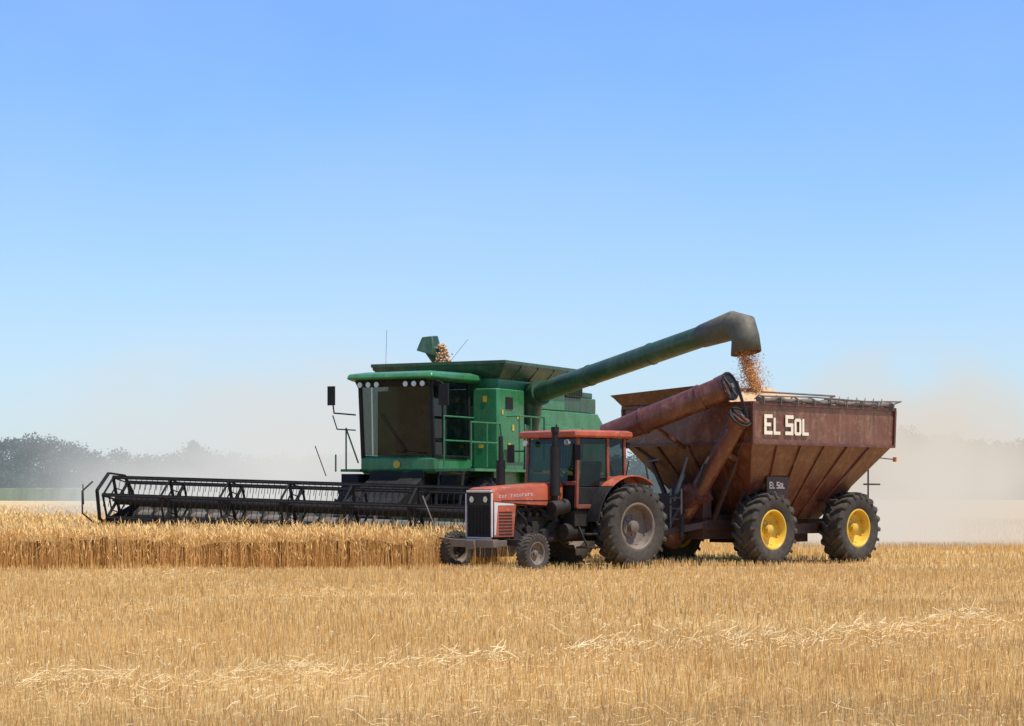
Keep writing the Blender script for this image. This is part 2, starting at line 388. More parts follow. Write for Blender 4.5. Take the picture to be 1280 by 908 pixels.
b.bb(2.7,3.05,-.28,.28,.5,.72)
b.path([(2.5,.3,1.18),(2.3,.34,1.0),(2.2,.3,.85)],.025); b.path([(2.6,.3,.9),(2.1,.33,.6),(1.5,.35,.7)],.015); b.path([(1.9,.30,1.2),(1.5,.36,1.05),(1.2,.4,1.2)],.018)
b.obj('drivetrain',T,ENGINE,.015)
b=MB(); b.beam((2.8,-1.0,.56),(2.8,1.0,.56),.13,.12); 
for sg in (1,-1): b.cyl((2.8,sg*.93,.68),(2.8,sg*.93,.36),.045); b.cyl((2.8,sg*.93,.385),(2.8,sg*1.05,.385),.05); b.path([(2.62,sg*.9,.46),(2.55,0,.52)],.02)
b.obj('front_axle',T,ENGINE,.01)
b=MB(); b.bb(3.22,3.36,-.62,.62,.47,.62); b.bb(2.9,3.22,-.5,-.42,.48,.6); b.bb(2.9,3.22,.42,.5,.48,.6); b.bb(3.36,3.42,-.12,.12,.44,.6)
b.obj('weight_bracket',T,RUST,.01)
def hoodsec(x,hw,z0,z1,r=.07): return [(x,-hw,z0),(x,-hw,z1-r),(x,-hw+r*.35,z1-r*.3),(x,-hw+r,z1),(x,hw-r,z1),(x,hw-r*.35,z1-r*.3),(x,hw,z1-r),(x,hw,z0)]
b=MB(); b.loft([hoodsec(3.16,.37,1.36,1.585),hoodsec(3.05,.385,1.34,1.615),hoodsec(2.2,.385,1.28,1.67),hoodsec(1.32,.385,1.24,1.72)])
b.obj('hood',T,ORANGE,.012)
b=MB()
for sg in (1,-1): b.prism([(2.62,.66),(3.13,.66),(3.13,1.355),(2.55,1.30)],sg*.33,sg*.372)
b.obj('side_cowl',T,ORANGE,.01)
b=MB(); b.bb(3.10,3.16,-.36,.36,.66,1.36); b.obj('radiator_core',T,BLACK)
b=MB()
b.bb(3.16,3.20,-.385,-.358,.66,1.5); b.bb(3.16,3.20,.358,.385,.66,1.5); b.bb(3.16,3.20,-.358,.358,1.52,1.56); b.bb(3.16,3.20,-.358,.358,.63,.66)
b.obj('grille_frame',T,WHITE,.008)
b=MB()
for i in range(17): z=.72+i*.032; b.box((3.175,0,z),(.03,.68,.012))
for i in range(7): b.box((3.172,-.3+i*.1,.97),(.02,.012,.54))
b.bb(3.16,3.185,-.358,.358,1.27,1.52); b.obj('grille_bars',T,BLACK)
b=MB()
for y in (-.2,.2): b.cyl((3.185,y,1.385),(3.20,y,1.385),.06,n=20)
b.obj('headlights',T,LAMP)
b=MB()
b.prism([(3.12,1.33),(2.62,1.30),(2.62,1.27),(3.03,1.27),(3.08,.7),(3.12,.7)],.373,.377)
b.obj('side_decal',T,WHITE)
b=MB()
for i in range(8): b.box((2.83,.376,.72+i*.06),(.34,.012,.02))
b.box((2.2,.3872,1.36),(1.5,.004,.02))
b.obj('hood_markings',T,BLACK)
b=MB()
for i in range(12):
    x=3.0-i*.075; z=1.44+.004*i
    if i==3: continue
    b.box((x,.3872,z),(.012,.004,.055)); b.box((x-.035,.3872,z),(.010,.004,.055)) if i%2 else b.box((x-.02,.3872,z+.02),(.035,.004,.012))
    if i%3==0: b.box((x-.02,.3872,z-.02),(.035,.004,.012))
b.obj('hood_lettering',T,WHITE)
b=MB(); b.cyl((1.62,.47,.95),(1.62,.47,1.75),.06,n=16); b.cyl((1.62,.47,1.45),(1.62,.47,2.42),.10,n=20); b.cyl((1.62,.47,2.42),(1.62,.47,2.74),.06,n=16); b.cyl((1.62,.47,2.70),(1.62,.47,2.80),.08,n=16); b.path([(1.62,.47,1.0),(1.75,.25,1.1)],.055)
b.obj('exhaust_stack',T,BLACK)
b=MB(); b.cyl((2.25,-.42,1.5),(2.25,-.42,2.2),.045); b.cyl((2.25,-.42,1.65),(2.25,-.42,2.15),.09,n=18); b.cyl((2.25,-.42,2.3),(2.25,-.42,2.62),.045); b.cyl((2.25,-.42,2.2),(2.25,-.42,2.3),.045); b.obj('air_precleaner',T,BLACK)
b=MB(); b.cyl((1.35,.5,1.25),(1.75,.5,1.2),.15,n=20); b.cyl((1.0,.52,.75),(1.45,.52,.75),.16,n=18); b.bb(.95,1.3,.36,.70,.85,1.15)
b.bb(.75,1.2,.62,.95,.42,.46); b.bb(.78,1.17,.62,.9,.68,.72); b.beam((.78,.6,.95),(.78,.93,.44),.03,.05); b.beam((1.17,.6,.95),(1.17,.93,.44),.03,.05)
b.bb(.7,1.3,-.8,-.35,.6,1.1)
b.obj('filters_and_steps',T,ENGINE,.012)
zt=2.60
b=MB(); cw=.72
P4={'fl':(1.28,cw),'fr':(1.28,-cw),'rl':(-.05,cw),'rr':(-.05,-cw),'ml':(.42,cw),'mr':(.42,-cw)}
for k,(x,y) in P4.items():
    top=(x-(.05 if k[0]=='f' else 0),y*.98,zt); b.beam((x,y,1.22 if k[0]!='r' else 1.65),top,.065,.065,(1,0,0))
b.beam((1.28,-cw,1.70),(1.28,cw,1.70),.06,.08); b.beam((-.05,-cw,1.78),(-.05,cw,1.78),.06,.08)
for sg in (1,-1): b.beam((1.28,sg*cw,1.24),(.42,sg*cw,1.24),.06,.08); b.beam((.42,sg*cw,1.80),(-.05,sg*cw,1.80),.06,.07)
b.obj('cab_frame',T,paint('cab_frame_paint',(.26,.05,.02),.5,0,.12,wear=(.10,.04,.02),wearamt=.5),.010)
b=MB(); b.bb(-.05,1.25,-.68,.68,1.12,1.2); b.prism([(1.26,1.2),(1.26,1.68),(1.12,1.75),(.95,1.72),(1.0,1.2)],-.6,.6)
for sg in (1,-1): b.bb(.46,1.24,sg*.70,sg*.735,1.26,1.62); b.bb(-.0,.38,sg*.6,sg*.70,1.2,1.78)
b.obj('cab_floor_dash_doors',T,BLACK,.01)
b=MB(); b.loft([[(1.38,-.80,2.60),(-.16,-.80,2.60),(-.16,.80,2.60),(1.38,.80,2.60)],[(1.41,-.83,2.63),(-.19,-.83,2.63),(-.19,.83,2.63),(1.41,.83,2.63)],[(1.40,-.82,2.72),(-.18,-.82,2.72),(-.18,.82,2.72),(1.40,.82,2.72)],[(1.33,-.75,2.75),(-.10,-.75,2.75),(-.10,.75,2.75),(1.33,.75,2.75)]])
b.obj('cab_roof',T,ORANGE,.012)
b=MB(); b.add([(1.285,-.68,1.74),(1.285,.68,1.74),(1.24,.66,2.58),(1.24,-.66,2.58)],[(0,1,2,3)])
for sg in (1,-1):
    b.add([(1.24,sg*.725,1.64),(.46,sg*.725,1.64),(.46,sg*.71,2.58),(1.20,sg*.71,2.58)],[(0,1,2,3)])
    b.add([(.38,sg*.725,1.84),(-.02,sg*.725,1.84),(-.02,sg*.71,2.58),(.38,sg*.71,2.58)],[(0,1,2,3)])
b.add([(-.055,-.68,1.84),(-.055,.68,1.84),(-.055,.65,2.58),(-.055,-.65,2.58)],[(0,1,2,3)])
b.obj('cab_glass',T,GLASS,recalc=False)
b=MB(); b.bb(.2,.65,-.25,.25,1.45,1.58); b.box((.2,0,1.85),(.12,.5,.6),(0,-8,0)); b.bb(.3,.5,-.15,.15,1.2,1.45); b.bb(.0,1.2,-.66,.66,2.50,2.59); b.obj('seat_and_headliner',T,SEAT,.03)
b=MB(); b.cyl((.98,0,1.7),(.85,0,1.93),.02); 
for i in range(20):
    a=2*math.pi*i/20;a2=2*math.pi*(i+1)/20
    f=lambda a:(.85+.19*math.cos(a)*.85,.19*math.sin(a),1.93+.19*math.cos(a)*.5); b.cyl(f(a),f(a2),.014,n=6)
b.obj('steering_wheel',T,BLACK)
def fender(a0,a1,mat,name,side):
    b=MB(); k=12
    for sg in (1,-1):
        L=[]
        for i in range(k):
            a=R(a0+(a1-a0)*i/(k-1)); rr=.975
            L.append([(rr*math.cos(a),sg*.70,.86+rr*math.sin(a)),(rr*math.cos(a),sg*1.05,.86+rr*math.sin(a)),((rr+.025)*math.cos(a),sg*1.05,.86+(rr+.025)*math.sin(a)),((rr+.025)*math.cos(a),sg*.70,.86+(rr+.025)*math.sin(a))])
        b.loft(L)
        pr=[(.98*math.cos(R(a0+(a1-a0)*i/(k-1))),.86+.98*math.sin(R(a0+(a1-a0)*i/(k-1)))) for i in range(k)]
        b.prism(pr,sg*.67,sg*.70)
    b.obj(name,T,mat,.006)
fender(52,125,ORANGE,'fenders',1); fender(5,51.5,BLACK,'fender_fronts',1)
b=MB()
b.path([(1.3,-.75,2.35),(1.45,-1.0,2.35)],.015); b.bb(1.43,1.47,-1.1,-.92,2.12,2.48); b.path([(1.3,.75,2.35),(1.42,.9,2.35)],.015); b.bb(1.40,1.44,.84,1.0,2.15,2.45)
b.bb(-.2,-.1,.55,.75,2.4,2.52); b.path([(.1,.9,1.8),(.1,1.0,2.15)],.012)
b.obj('mirrors',T,BLACK,.01)
b=MB(); 
for y in (-.6,.6): b.cyl((1.38,y,2.50),(1.44,y,2.50),.06,n=16)
b.obj('work_lights',T,LAMP)
b=MB(); b.beam((-.3,0,.5),(-1.05,0,.48),.12,.06); b.path([(-.3,.35,.6),(-.9,.35,.45)],.03); b.path([(-.3,-.35,.6),(-.9,-.35,.45)],.03); b.path([(-.25,.3,1.1),(-.6,.36,1.0),(-.75,.36,.5)],.025)
b.path([(-.3,0,.75),(-1.6,.0,.75)],.06); b.obj('drawbar',T,GREY,.006)
b=MB(); b.cyl((3.15,-1.25,.65),(3.25,-1.62,1.45),.014,n=8); b.beam((3.2,-.62,.58),(3.15,-1.27,.63),.05,.04); b.obj('marker_rod',T,RUST)

# ------------------------------------------------------------------ grain cart
uC=Vector((-.725,-.688)); CA=math.atan2(uC.y,uC.x)
C=empty('grain_cart',(5.42,43.2,0),CA)
for sx in (1.45,-1.45):
    for sg in (1,-1): wheel('wheel_%s_%s'%('f' if sx>0 else 'r','l' if sg>0 else 'r'),C,(sx,sg*1.27,.75),.78,.54,.40,YELLOW,sg,nl=20,lug=.055,deep=.12,lugw=.06)
def lp(x0,x1,hw,z): return [(x1,-hw,z),(x1,hw,z),(x0,hw,z),(x0,-hw,z)]
LOOP=[lp(-1.1,1.3,.70,.95),lp(-2.32,2.44,1.75,2.52),lp(-2.34,2.46,1.78,3.32)]
INN=[lp(-2.28,2.40,1.72,3.32),lp(-2.26,2.38,1.69,2.55),lp(-1.05,1.25,.65,1.0)]
b=MB(); b.loft([LOOP[0],LOOP[1],INN[1],INN[2]]); b.obj('hopper_funnel',C,MAROON,.01)  # darker maroon than the sides: shade on the slopes is in the colour
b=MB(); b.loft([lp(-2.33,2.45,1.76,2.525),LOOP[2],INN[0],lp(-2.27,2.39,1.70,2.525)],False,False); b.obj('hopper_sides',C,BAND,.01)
def lerp(a,b,t): return tuple(a[i]+(b[i]-a[i])*t for i in range(3))
b=MB()
for i in range(1,6):
    t_=i/6
    for (p,q) in ((1,2),(3,0)):
        A=lerp(LOOP[0][p],LOOP[0][q],t_); B=lerp(LOOP[1][p],LOOP[1][q],t_); b.beam(A,B,.05,.07,(0,1,0))
for t_ in (.25,.5,.75):
    A=lerp(LOOP[0][0],LOOP[0][1],t_); B=lerp(LOOP[1][0],LOOP[1][1],t_); b.beam(A,B,.06,.08,(1,0,0))
    A=lerp(LOOP[0][2],LOOP[0][3],t_); B=lerp(LOOP[1][2],LOOP[1][3],t_); b.beam(A,B,.06,.08,(1,0,0))
for sg in (1,-1):
    b.beam((-2.36,sg*1.78,2.52),(2.48,sg*1.78,2.52),.05,.06); b.beam((-2.38,sg*1.79,3.33),(2.5,sg*1.79,3.33),.08,.07)
    b.beam((-2.34,sg*1.78,2.5),(-2.36,sg*1.8,3.3),.06,.06,(1,0,0)); b.beam((2.46,sg*1.78,2.5),(2.48,sg*1.8,3.3),.06,.06,(1,0,0))
b.beam((2.48,-1.8,3.33),(2.48,1.8,3.33),.08,.07); b.beam((-2.36,-1.8,3.33),(-2.36,1.8,3.33),.08,.07); b.beam((2.47,-1.75,2.52),(2.47,1.75,2.52),.05,.06)
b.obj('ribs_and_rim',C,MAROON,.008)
b=MB()
b.hexa([(2.46,-1.8,3.36),(2.50,-1.8,3.36),(2.50,1.2,3.36),(2.46,1.2,3.36),(2.72,-1.9,3.60),(2.76,-1.9,3.60),(2.76,1.0,3.74),(2.72,1.0,3.74)])
b.hexa([(2.4,-1.78,3.36),(2.4,-1.82,3.36),(.8,-1.82,3.36),(.8,-1.78,3.36),(2.72,-1.92,3.60),(2.72,-1.96,3.60),(.6,-1.96,3.62),(.6,-1.92,3.62)])
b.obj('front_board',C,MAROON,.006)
b=MB()
for sg in (1,-1):
    b.beam((-1.45,sg*.90,.75),(1.45,sg*.90,.75),.12,.22); b.beam((2.5,sg*.5,.85),(-1.7,sg*.5,.85),.12,.2)
    for sx in (1.45,-1.45): b.cyl((sx,sg*.85,.75),(sx,sg*1.2,.75),.09)
    b.beam((0,sg*.5,.9),(0,sg*.95,.75),.3,.2)
    for sx in (-1.5,0,1.6): b.beam((sx,sg*.5,.9),(sx*1.1,sg*1.0,1.55),.07,.1,(1,0,0))
    b.beam((2.5,sg*.5,.85),(3.7,-.48,.55),.1,.14); b.beam((2.2,sg*.5,.9),(2.25,sg*1.3,2.4),.08,.08,(1,0,0)); b.beam((2.2,sg*1.1,2.2),(2.45,sg*1.5,2.52),.06,.06)
    b.beam((-1.6,sg*.5,.9),(-2.2,sg*1.3,2.4),.07,.07,(1,0,0))
for x in (-1.7,-.6,.6,1.9,2.5): b.beam((x,-.55,.85),(x,.55,.85),.1,.16)
b.beam((3.6,-.48,.55),(4.0,-.52,.5),.12,.08)
b.bb(1.5,2.5,-.5,.5,.55,1.05); b.bb(1.6,2.3,-.95,-.5,.7,1.5); b.bb(2.3,2.55,-.35,.55,1.0,1.7)
b.bb(-.9,1.1,-.55,.55,.45,.95)
b.path([(-.7,.9,1.35),(-.7,1.5,1.35)],.03); b.path([(-2.2,1.2,.9),(-2.2,1.2,2.2)],.02); b.path([(-1.9,1.3,1.7),(-2.5,1.3,1.7)],.02)
b.obj('chassis',C,MAROOND,.01)
b=MB(); b.cyl((1.7,0,.9),(3.6,-.3,.7),.05); b.path([(2.5,.5,1.2),(2.9,.3,1.5),(3.5,-.2,1.3),(3.9,-.4,1.0)],.018); b.path([(2.5,.4,1.2),(3.0,.2,1.3),(3.6,-.3,1.1)],.018)
b.path([(3.0,.35,.55),(3.0,.35,1.05)],.05); b.path([(3.0,.35,1.05),(3.1,.55,1.15)],.015)
b.obj('driveshaft_hoses',C,ENGINE)
b=MB(); b.path([(2.95,.10,1.35),(2.7,.25,2.25)],.03); b.cyl((2.9,.12,1.5),(2.78,.2,1.9),.05); b.path([(3.2,-.2,1.0),(3.35,-.35,2.15),(3.2,-.1,2.2)],.02)
b.obj('hydraulic_ram',C,GREY)
b=MB()
for i in range(4): b.beam((2.95,.02,.75+i*.22),(2.95,.3,.75+i*.22),.03,.03)
b.beam((2.95,.0,.6),(2.95,.0,1.6),.025,.035); b.beam((2.95,.3,.6),(2.95,.3,1.6),.025,.035); b.obj('ladder',C,GREY)
b=MB(); b.cyl((2.62,-.15,.75),(2.66,1.66,3.05),.19,n=28); b.cyl((2.60,-.35,.5),(2.62,-.1,.8),.25,n=24); b.box((2.62,.4,1.45),(.5,.35,.4),(35,0,0))
b.cyl((2.78,1.42,3.66),(3.85,-1.0,2.68),.255,n=32); b.cyl((3.0,.92,3.46),(3.03,.86,3.43),.28,n=28); b.cyl((3.5,-.2,3.0),(3.53,-.26,2.98),.28,n=28)
b.beam((2.66,1.2,2.3),(2.3,1.2,2.2),.1,.1); b.beam((3.4,0,2.85),(2.5,0,2.45),.07,.07)
d=Vector((2.78-3.85,1.42+1.0,3.66-2.68)).normalized(); p=Vector((2.78,1.42,3.66))
d=(d+Vector((.15,.6,.0))).normalized(); d2=Vector((.25,1.9,1.6)).normalized(); p2=Vector((2.68,1.62,3.02))
b.cyl(p-d*.25,p+d*.02,.255,.29,n=28); b.cyl(p2-d2*.25,p2+d2*.02,.20,.25,n=28)
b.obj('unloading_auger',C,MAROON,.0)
b=MB()
def ring(b,p,d,r,th=.05,ri=.7):
    d=Vector(d).normalized(); u=d.orthogonal().normalized(); w=d.cross(u); n=28
    for i in range(n):
        a=2*math.pi*i/n; a2=2*math.pi*(i+1)/n
        e=[u*math.cos(q)+w*math.sin(q) for q in (a,a2)]
        b.hexa([p+e[0]*r*ri,p+e[0]*r,p+e[1]*r,p+e[1]*r*ri,p+d*th+e[0]*r*ri,p+d*th+e[0]*r,p+d*th+e[1]*r,p+d*th+e[1]*r*ri])
ring(b,p+d*.022,d,.30,.025,.86); ring(b,p2+d2*.022,d2,.26,.025,.86)
b.cyl(p+d*.021,p+d*.028,.25,n=24); b.cyl(p2+d2*.021,p2+d2*.028,.22,n=24)
b.beam(p2+Vector((0,.2,0)),p+Vector((0,.2,.1)),.08,.05)
b.path([(2.9,.9,2.1),(2.95,.75,1.6)],.03)
b.obj('auger_flanges',C,BLACK)
b=MB(); b.cyl(p,p+d*.10,.05); b.cyl(p2,p2+d2*.08,.045)
u_=d.orthogonal().normalized(); w_=d.cross(u_)
for i in range(10):
    a=2*math.pi*i/10; q=p+d*.045+(u_*math.cos(a)+w_*math.sin(a))*.278; b.cyl(q,q+d*.015,.012,n=6)
b.beam(p+d*.035-u_*.24,p+d*.035+u_*.24,.02,.03,d); b.beam((2.83,.95,2.25),(2.86,.78,2.0),.03,.05); b.obj('auger_shaft_bolts',C,GREY)
b=MB()
for i in range(24):
    x0=-2.3+i*.192; x1=x0+.192
    b.cyl((x0,1.78+.02*math.sin(i*1.9),3.41+.015*math.sin(i*1.3)),(x1,1.78+.02*math.sin((i+1)*1.9),3.41+.015*math.sin((i+1)*1.3)),.055+.010*math.sin(i*2.2),.055+.010*math.sin((i+1)*2.2),n=12,cap=(i in(0,23)))
b.obj('rolled_tarp',C,TARP,ang=80)
b=MB()
for i in range(9):
    x=-2.2+i*.55; b.path([(x,1.87,3.30),(x+.02,1.88,3.44),(x+.03,1.76,3.50),(x+.03,1.64,3.42)],.014,6)
b.path([(-2.45,1.9,3.50),(-1.2,1.88,3.47),(.6,1.89,3.50),(2.3,1.88,3.47)],.016); b.path([(-2.3,0,3.62),(-1.0,1.2,3.60),(1.6,1.3,3.60)],.02); b.path([(-2.36,-1.7,3.4),(-2.40,0,3.62),(-2.36,1.7,3.45)],.02)
b.path([(-2.36,1.6,3.4),(-2.7,1.7,3.52)],.02); b.path([(-2.2,1.3,2.3),(-2.75,1.5,2.25)],.015)
for i in range(6): b.path([(-2.1+i*.3,1.6,3.42),(-1.95+i*.3,1.75,3.55),(-1.8+i*.3,1.85,3.47)],.010,6)
b.obj('tarp_hoops',C,GREY)
n=60; xs=np.linspace(-2.27,2.39,n); ys=np.linspace(-1.69,1.69,44)
X,Y=np.meshgrid(xs,ys); Zg=3.22+.52*np.exp(-(((X-.8)/1.3)**2+((Y-.5)/.9)**2))+.26*np.exp(-(((X+1)/1.0)**2+((Y-.2)/.9)**2))+rng.normal(0,.008,X.shape)+.02*np.sin(X*7)*np.sin(Y*6)
idx=np.arange(X.size).reshape(X.shape); F=np.stack([idx[:-1,:-1],idx[:-1,1:],idx[1:,1:],idx[1:,:-1]],-1).reshape(-1,4)
me=bpy.data.meshes.new('grain_heap'); me.from_pydata(np.stack([X,Y,Zg],-1).reshape(-1,3).tolist(),[],F.tolist()); o=bpy.data.objects.new('grain_heap',me); S.collection.objects.link(o); o.parent=C
GH,t,bb_=nt('grain_heap_mat'); n1=noise(t,60,4,.7); n2=noise(t,3,4); c=mixc(t,mrange(t,n1,.3,.7),(.46,.25,.10),(.70,.44,.22)); c=mixc(t,mrange(t,n2,.4,.7,0,.4),c,(.7,.5,.3)); t.links.new(c,bb_.inputs['Base Color']); bb_.inputs['Roughness'].default_value=.9
me.materials.append(GH)
def letters(b,txt,x,z,H,yy,th=.006,big=(0,3)):
    D={'E':[(0,.0,.24,1),(0,.0,.8,.18),(0,.41,.66,.59),(0,.82,.8,1)],'L':[(0,0,.24,1),(0,0,.78,.19)],
       'S':[(0,0,.8,.18),(.56,.1,.8,.55),(0,.41,.8,.59),(0,.5,.24,.9),(0,.82,.8,1)],'O':[(0,.08,.24,.92),(.58,.08,.82,.92),(.1,0,.72,.18),(.1,.82,.72,1)]}
    for i,ch in enumerate(txt):
        if ch==' ': x-=H*.30; continue
        h=H if i in big else H*.84
        k=0
        for (a0,c0,a1,c1) in D[ch]:
            b.bb(x-a0*h*.8,x-a1*h*.8,yy,yy+th+.0012*k,z+c0*h,z+c1*h); k+=1
        x-=h*.8*.82+H*.075
    return x
b=MB(); letters(b,'EL SOL',2.12,2.70,.41,1.797); o=b.obj('lettering',C,CREAM)
b=MB(); b.bb(1.45,.75,1.30,1.33,1.42,1.85); b.obj('name_plate',C,MAROOND)
b=MB(); letters(b,'EL SOL',1.38,1.60,.14,1.333,.004); letters(b,'LOLE',1.35,1.48,.06,1.333,.004); b.obj('plate_lettering',C,CREAM)
b=MB(); b.bb(-2.75,-2.8,1.46,1.54,2.2,2.3); b.obj('reflector',C,AMBER)

# ------------------------------------------------------------------ combine
uK=Vector((-.454,-.891)); KA=math.atan2(uK.y,uK.x)
K=empty('combine_harvester',(-2.56,45.5,0),KA)
for sg in (1,-1):
    wheel('drive_wheel_l' if sg>0 else 'drive_wheel_r',K,(-1.0,sg*1.55,.93),.95,.68,.46,YELLOW,sg,nl=22,lug=.055,deep=.15,lugw=.06)
    wheel('steer_wheel_l' if sg>0 else 'steer_wheel_r',K,(-6.3,sg*1.35,.62),.64,.42,.32,YELLOW,sg,nl=20,lug=.04)
b=MB(); b.cyl((-1.0,-1.4,.93),(-1,1.4,.93),.16); b.cyl((-6.3,-1.2,.62),(-6.3,1.2,.62),.1); b.beam((-6.3,0,.62),(-6.3,0,1.4),.4,.3); b.bb(-7,-.6,-.9,.9,1.2,1.7)
b.loft([[(.1,-.7,1.9),(.1,.7,1.9),(.1,.7,1.1),(.1,-.7,1.1)],[(1.9,-.7,1.0),(1.9,.7,1.0),(1.9,.7,.35),(1.9,-.7,.35)]]) ; b.bb(-.8,.2,-.7,.7,1.1,2.0)
b.obj('chassis_feederhouse',K,BLACK,.015)
b=MB()
b.prism([(-1.75,1.75),(-1.75,3.55),(-5.6,3.55),(-7.6,3.55),(-8.2,3.1),(-8.3,2.2),(-7.0,1.55),(-4.0,1.45)],-1.5,1.5)
b.obj('body_shell',K,GREEN,.03)
b=MB()
b.bb(-1.78,-3.1,1.5,1.62,2.0,3.95); b.bb(-3.14,-4.9,1.5,1.62,1.75,3.15); b.bb(-4.94,-6.4,1.5,1.62,1.75,3.15); b.bb(-6.44,-7.9,1.5,1.60,2.0,3.1)
b.bb(-1.70,-1.78,.98,1.62,2.0,3.95); b.bb(-1.70,-1.78,-1.62,-.98,2.0,3.95)
b.bb(-1.78,-7.9,-1.62,-1.5,1.8,3.3)
b.obj('side_panels',K,GREEN,.025)
b=MB(); b.bb(-2.0,-5.6,-1.5,1.5,3.56,4.2); b.obj('grain_tank',K,GREEN,.02)
b=MB()
def lq(x0,x1,hw,z): return [(x1,-hw,z),(x1,hw,z),(x0,hw,z),(x0,-hw,z)]
b.loft([lq(-5.6,-2.0,1.52,4.19),lq(-5.75,-1.75,1.78,4.46),lq(-5.77,-1.73,1.8,4.58),lq(-5.73,-1.77,1.76,4.58),lq(-5.55,-2.05,1.45,4.22)])
b.obj('tank_extension',K,DGREEN,.012)
b=MB()
for x in (-2.6,-3.5,-4.4,-5.2): b.beam((x,1.54,4.2),(x,1.80,4.5),.04,.05,(1,0,0))
b.bb(-5.78,-1.72,1.8,1.825,4.52,4.60); b.bb(-1.73,-1.70,-1.8,1.8,4.52,4.60)
b.obj('tank_ribs',K,DGREEN,.005)
b=MB(); b.bb(-5.75,-7.8,-1.3,1.35,3.56,3.95); b.bb(-5.9,-6.9,.2,1.4,3.95,4.2); b.bb(-7.0,-7.7,-.9,1.3,3.95,4.1); b.obj('engine_cover',K,DGREEN,.03)
b=MB()
for i in range(9): b.box((-6.0-.1*i,1.405,4.07),(.05,.015,.2))
b.cyl((-6.6,-.4,3.95),(-6.6,-.4,4.5),.1); b.cyl((-7.3,.5,4.1),(-7.3,.5,4.4),.16)
for i in range(8): b.box((-5.1-.15*i,1.625,2.5),(.08,.012,.7))
for i in range(10): b.box((-2.2,1.626,2.25+i*.03),(.6,.012,.012))
b.box((-3.12,1.60,2.9),(.035,.03,2.0)); b.box((-4.92,1.60,2.5),(.035,.03,1.4)); b.box((-6.42,1.60,2.5),(.035,.03,1.3))
b.box((-2.3,1.63,3.62),(.35,.02,.28))
b.bb(-3.2,-7.6,1.35,1.56,1.2,1.74)
b.obj('vents_and_gaps',K,BLACK)
b=MB(); 
for (x,z,w,h) in ((-2.5,3.05,.09,.14),(-2.75,3.3,.1,.08),(-2.3,2.65,.12,.07),(-1.95,3.4,.07,.11),(-3.6,2.95,.5,.05)): b.box((x,1.632,z),(w,.006,h))
b.box((-1.69,1.3,3.7),(.006,.1,.14)); b.box((-1.69,1.2,2.6),(.006,.12,.08)); b.bb(-3.3,-7.7,1.621,1.626,1.98,2.05)
b.cyl((.14,0,2.16),(.153,0,2.16),.09,n=24)
b.obj('yellow_decals',K,YELLOW)
b=MB(); cw=.93
for (x,y,xt) in ((.08,cw,.22),(.08,-cw,.22),(-1.6,cw,-1.55),(-1.6,-cw,-1.55)): b.beam((x,y,2.30),(xt,y,4.05),.08,.08,(1,0,0))
b.beam((-.35,cw,2.3),(-.3,cw,4.05),.06,.05,(1,0,0))
for y in (cw,-cw): b.beam((.1,y,2.32),(-1.6,y,2.32),.08,.1)
b.obj('cab_frame',K,BLACK,.01)
b=MB(); b.prism([(-1.65,1.95),(.02,1.95),(.13,2.03),(.13,2.30),(.06,2.36),(-1.65,2.36)],-.97,.97); b.obj('cab_base',K,GREEN,.03)
b=MB()
b.loft([[(.40,-1.02,4.06),(.40,1.02,4.06),(-1.8,1.05,4.06),(-1.8,-1.05,4.06)],[(.52,-1.12,4.12),(.52,1.12,4.12),(-1.85,1.15,4.12),(-1.85,-1.15,4.12)],[(.46,-1.1,4.22),(.46,1.1,4.22),(-1.85,1.12,4.25),(-1.85,-1.12,4.25)],[(.1,-.85,4.28),(.1,.85,4.28),(-1.7,.9,4.31),(-1.7,-.9,4.31)]])
b.obj('cab_roof',K,GREEN,.03)
b=MB(); b.prism([(.40,4.03),(.46,4.055),(.1,4.055),(.1,4.0),(.3,3.92)],-.95,.95); b.bb(-1.58,-1.6,-.9,.9,2.3,4.05)
b.obj('light_bar_and_back',K,BLACK,.01)
b=MB()
for y in (-.82,-.60,-.38,.38,.60,.82): b.cyl((.38,y,3.975),(.42,y,3.975),.062,n=16)
b.obj('cab_lights',K,LAMP)
b=MB()
nn=8
lo=[(.11+.05*math.cos(math.pi*(i/nn-.5)),-.9+1.8*i/nn,2.36) for i in range(nn+1)]; hi=[(.24+.05*math.cos(math.pi*(i/nn-.5)),-.9+1.8*i/nn,4.05) for i in range(nn+1)]
b.add(lo+hi,[(i,i+1,nn+2+i,nn+1+i) for i in range(nn)])
for y in (.94,-.94):
    b.add([(.04,y,2.38),(-.33,y,2.38),(-.28,y,4.04),(.18,y,4.04)],[(0,1,2,3)]); b.add([(-.40,y,2.38),(-1.55,y,2.38),(-1.5,y,4.04),(-.34,y,4.04)],[(0,1,2,3)])
b.obj('cab_glass',K,GLASS,recalc=False)
b=MB(); b.bb(-1.2,-.65,-.3,.3,2.7,2.85); b.box((-1.2,0,3.2),(.15,.55,.8),(0,-8,0)); b.bb(-1.1,-.8,-.2,.2,2.36,2.7); b.bb(-1.5,-1.3,-.9,.9,2.36,3.0); b.obj('seat',K,SEAT,.03)
b=MB(); b.beam((-.1,0,2.36),(-.3,0,3.05),.12,.1); b.cyl((-.32,0,3.05),(-.3,0,3.09),.2,n=20); b.bb(-1.0,-.4,.42,.6,2.36,3.0); b.cyl((-.3,.5,3.0),(-.3,.5,3.4),.02); b.bb(-.35,-.25,.4,.65,3.3,3.5); b.obj('steering_console',K,BLACK,.01)
b=MB(); b.path([(.20,.75,2.4),(.36,.1,2.45)],.012,6); b.path([(.22,.3,2.4),(.28,-.35,3.3)],.01,6); b.obj('wiper',K,BLACK)
b=MB()
b.path([(.3,-1.0,3.3),(.35,-1.55,3.35),(.35,-1.62,3.8)],.018); b.box((.36,-1.62,3.75),(.06,.18,.44))
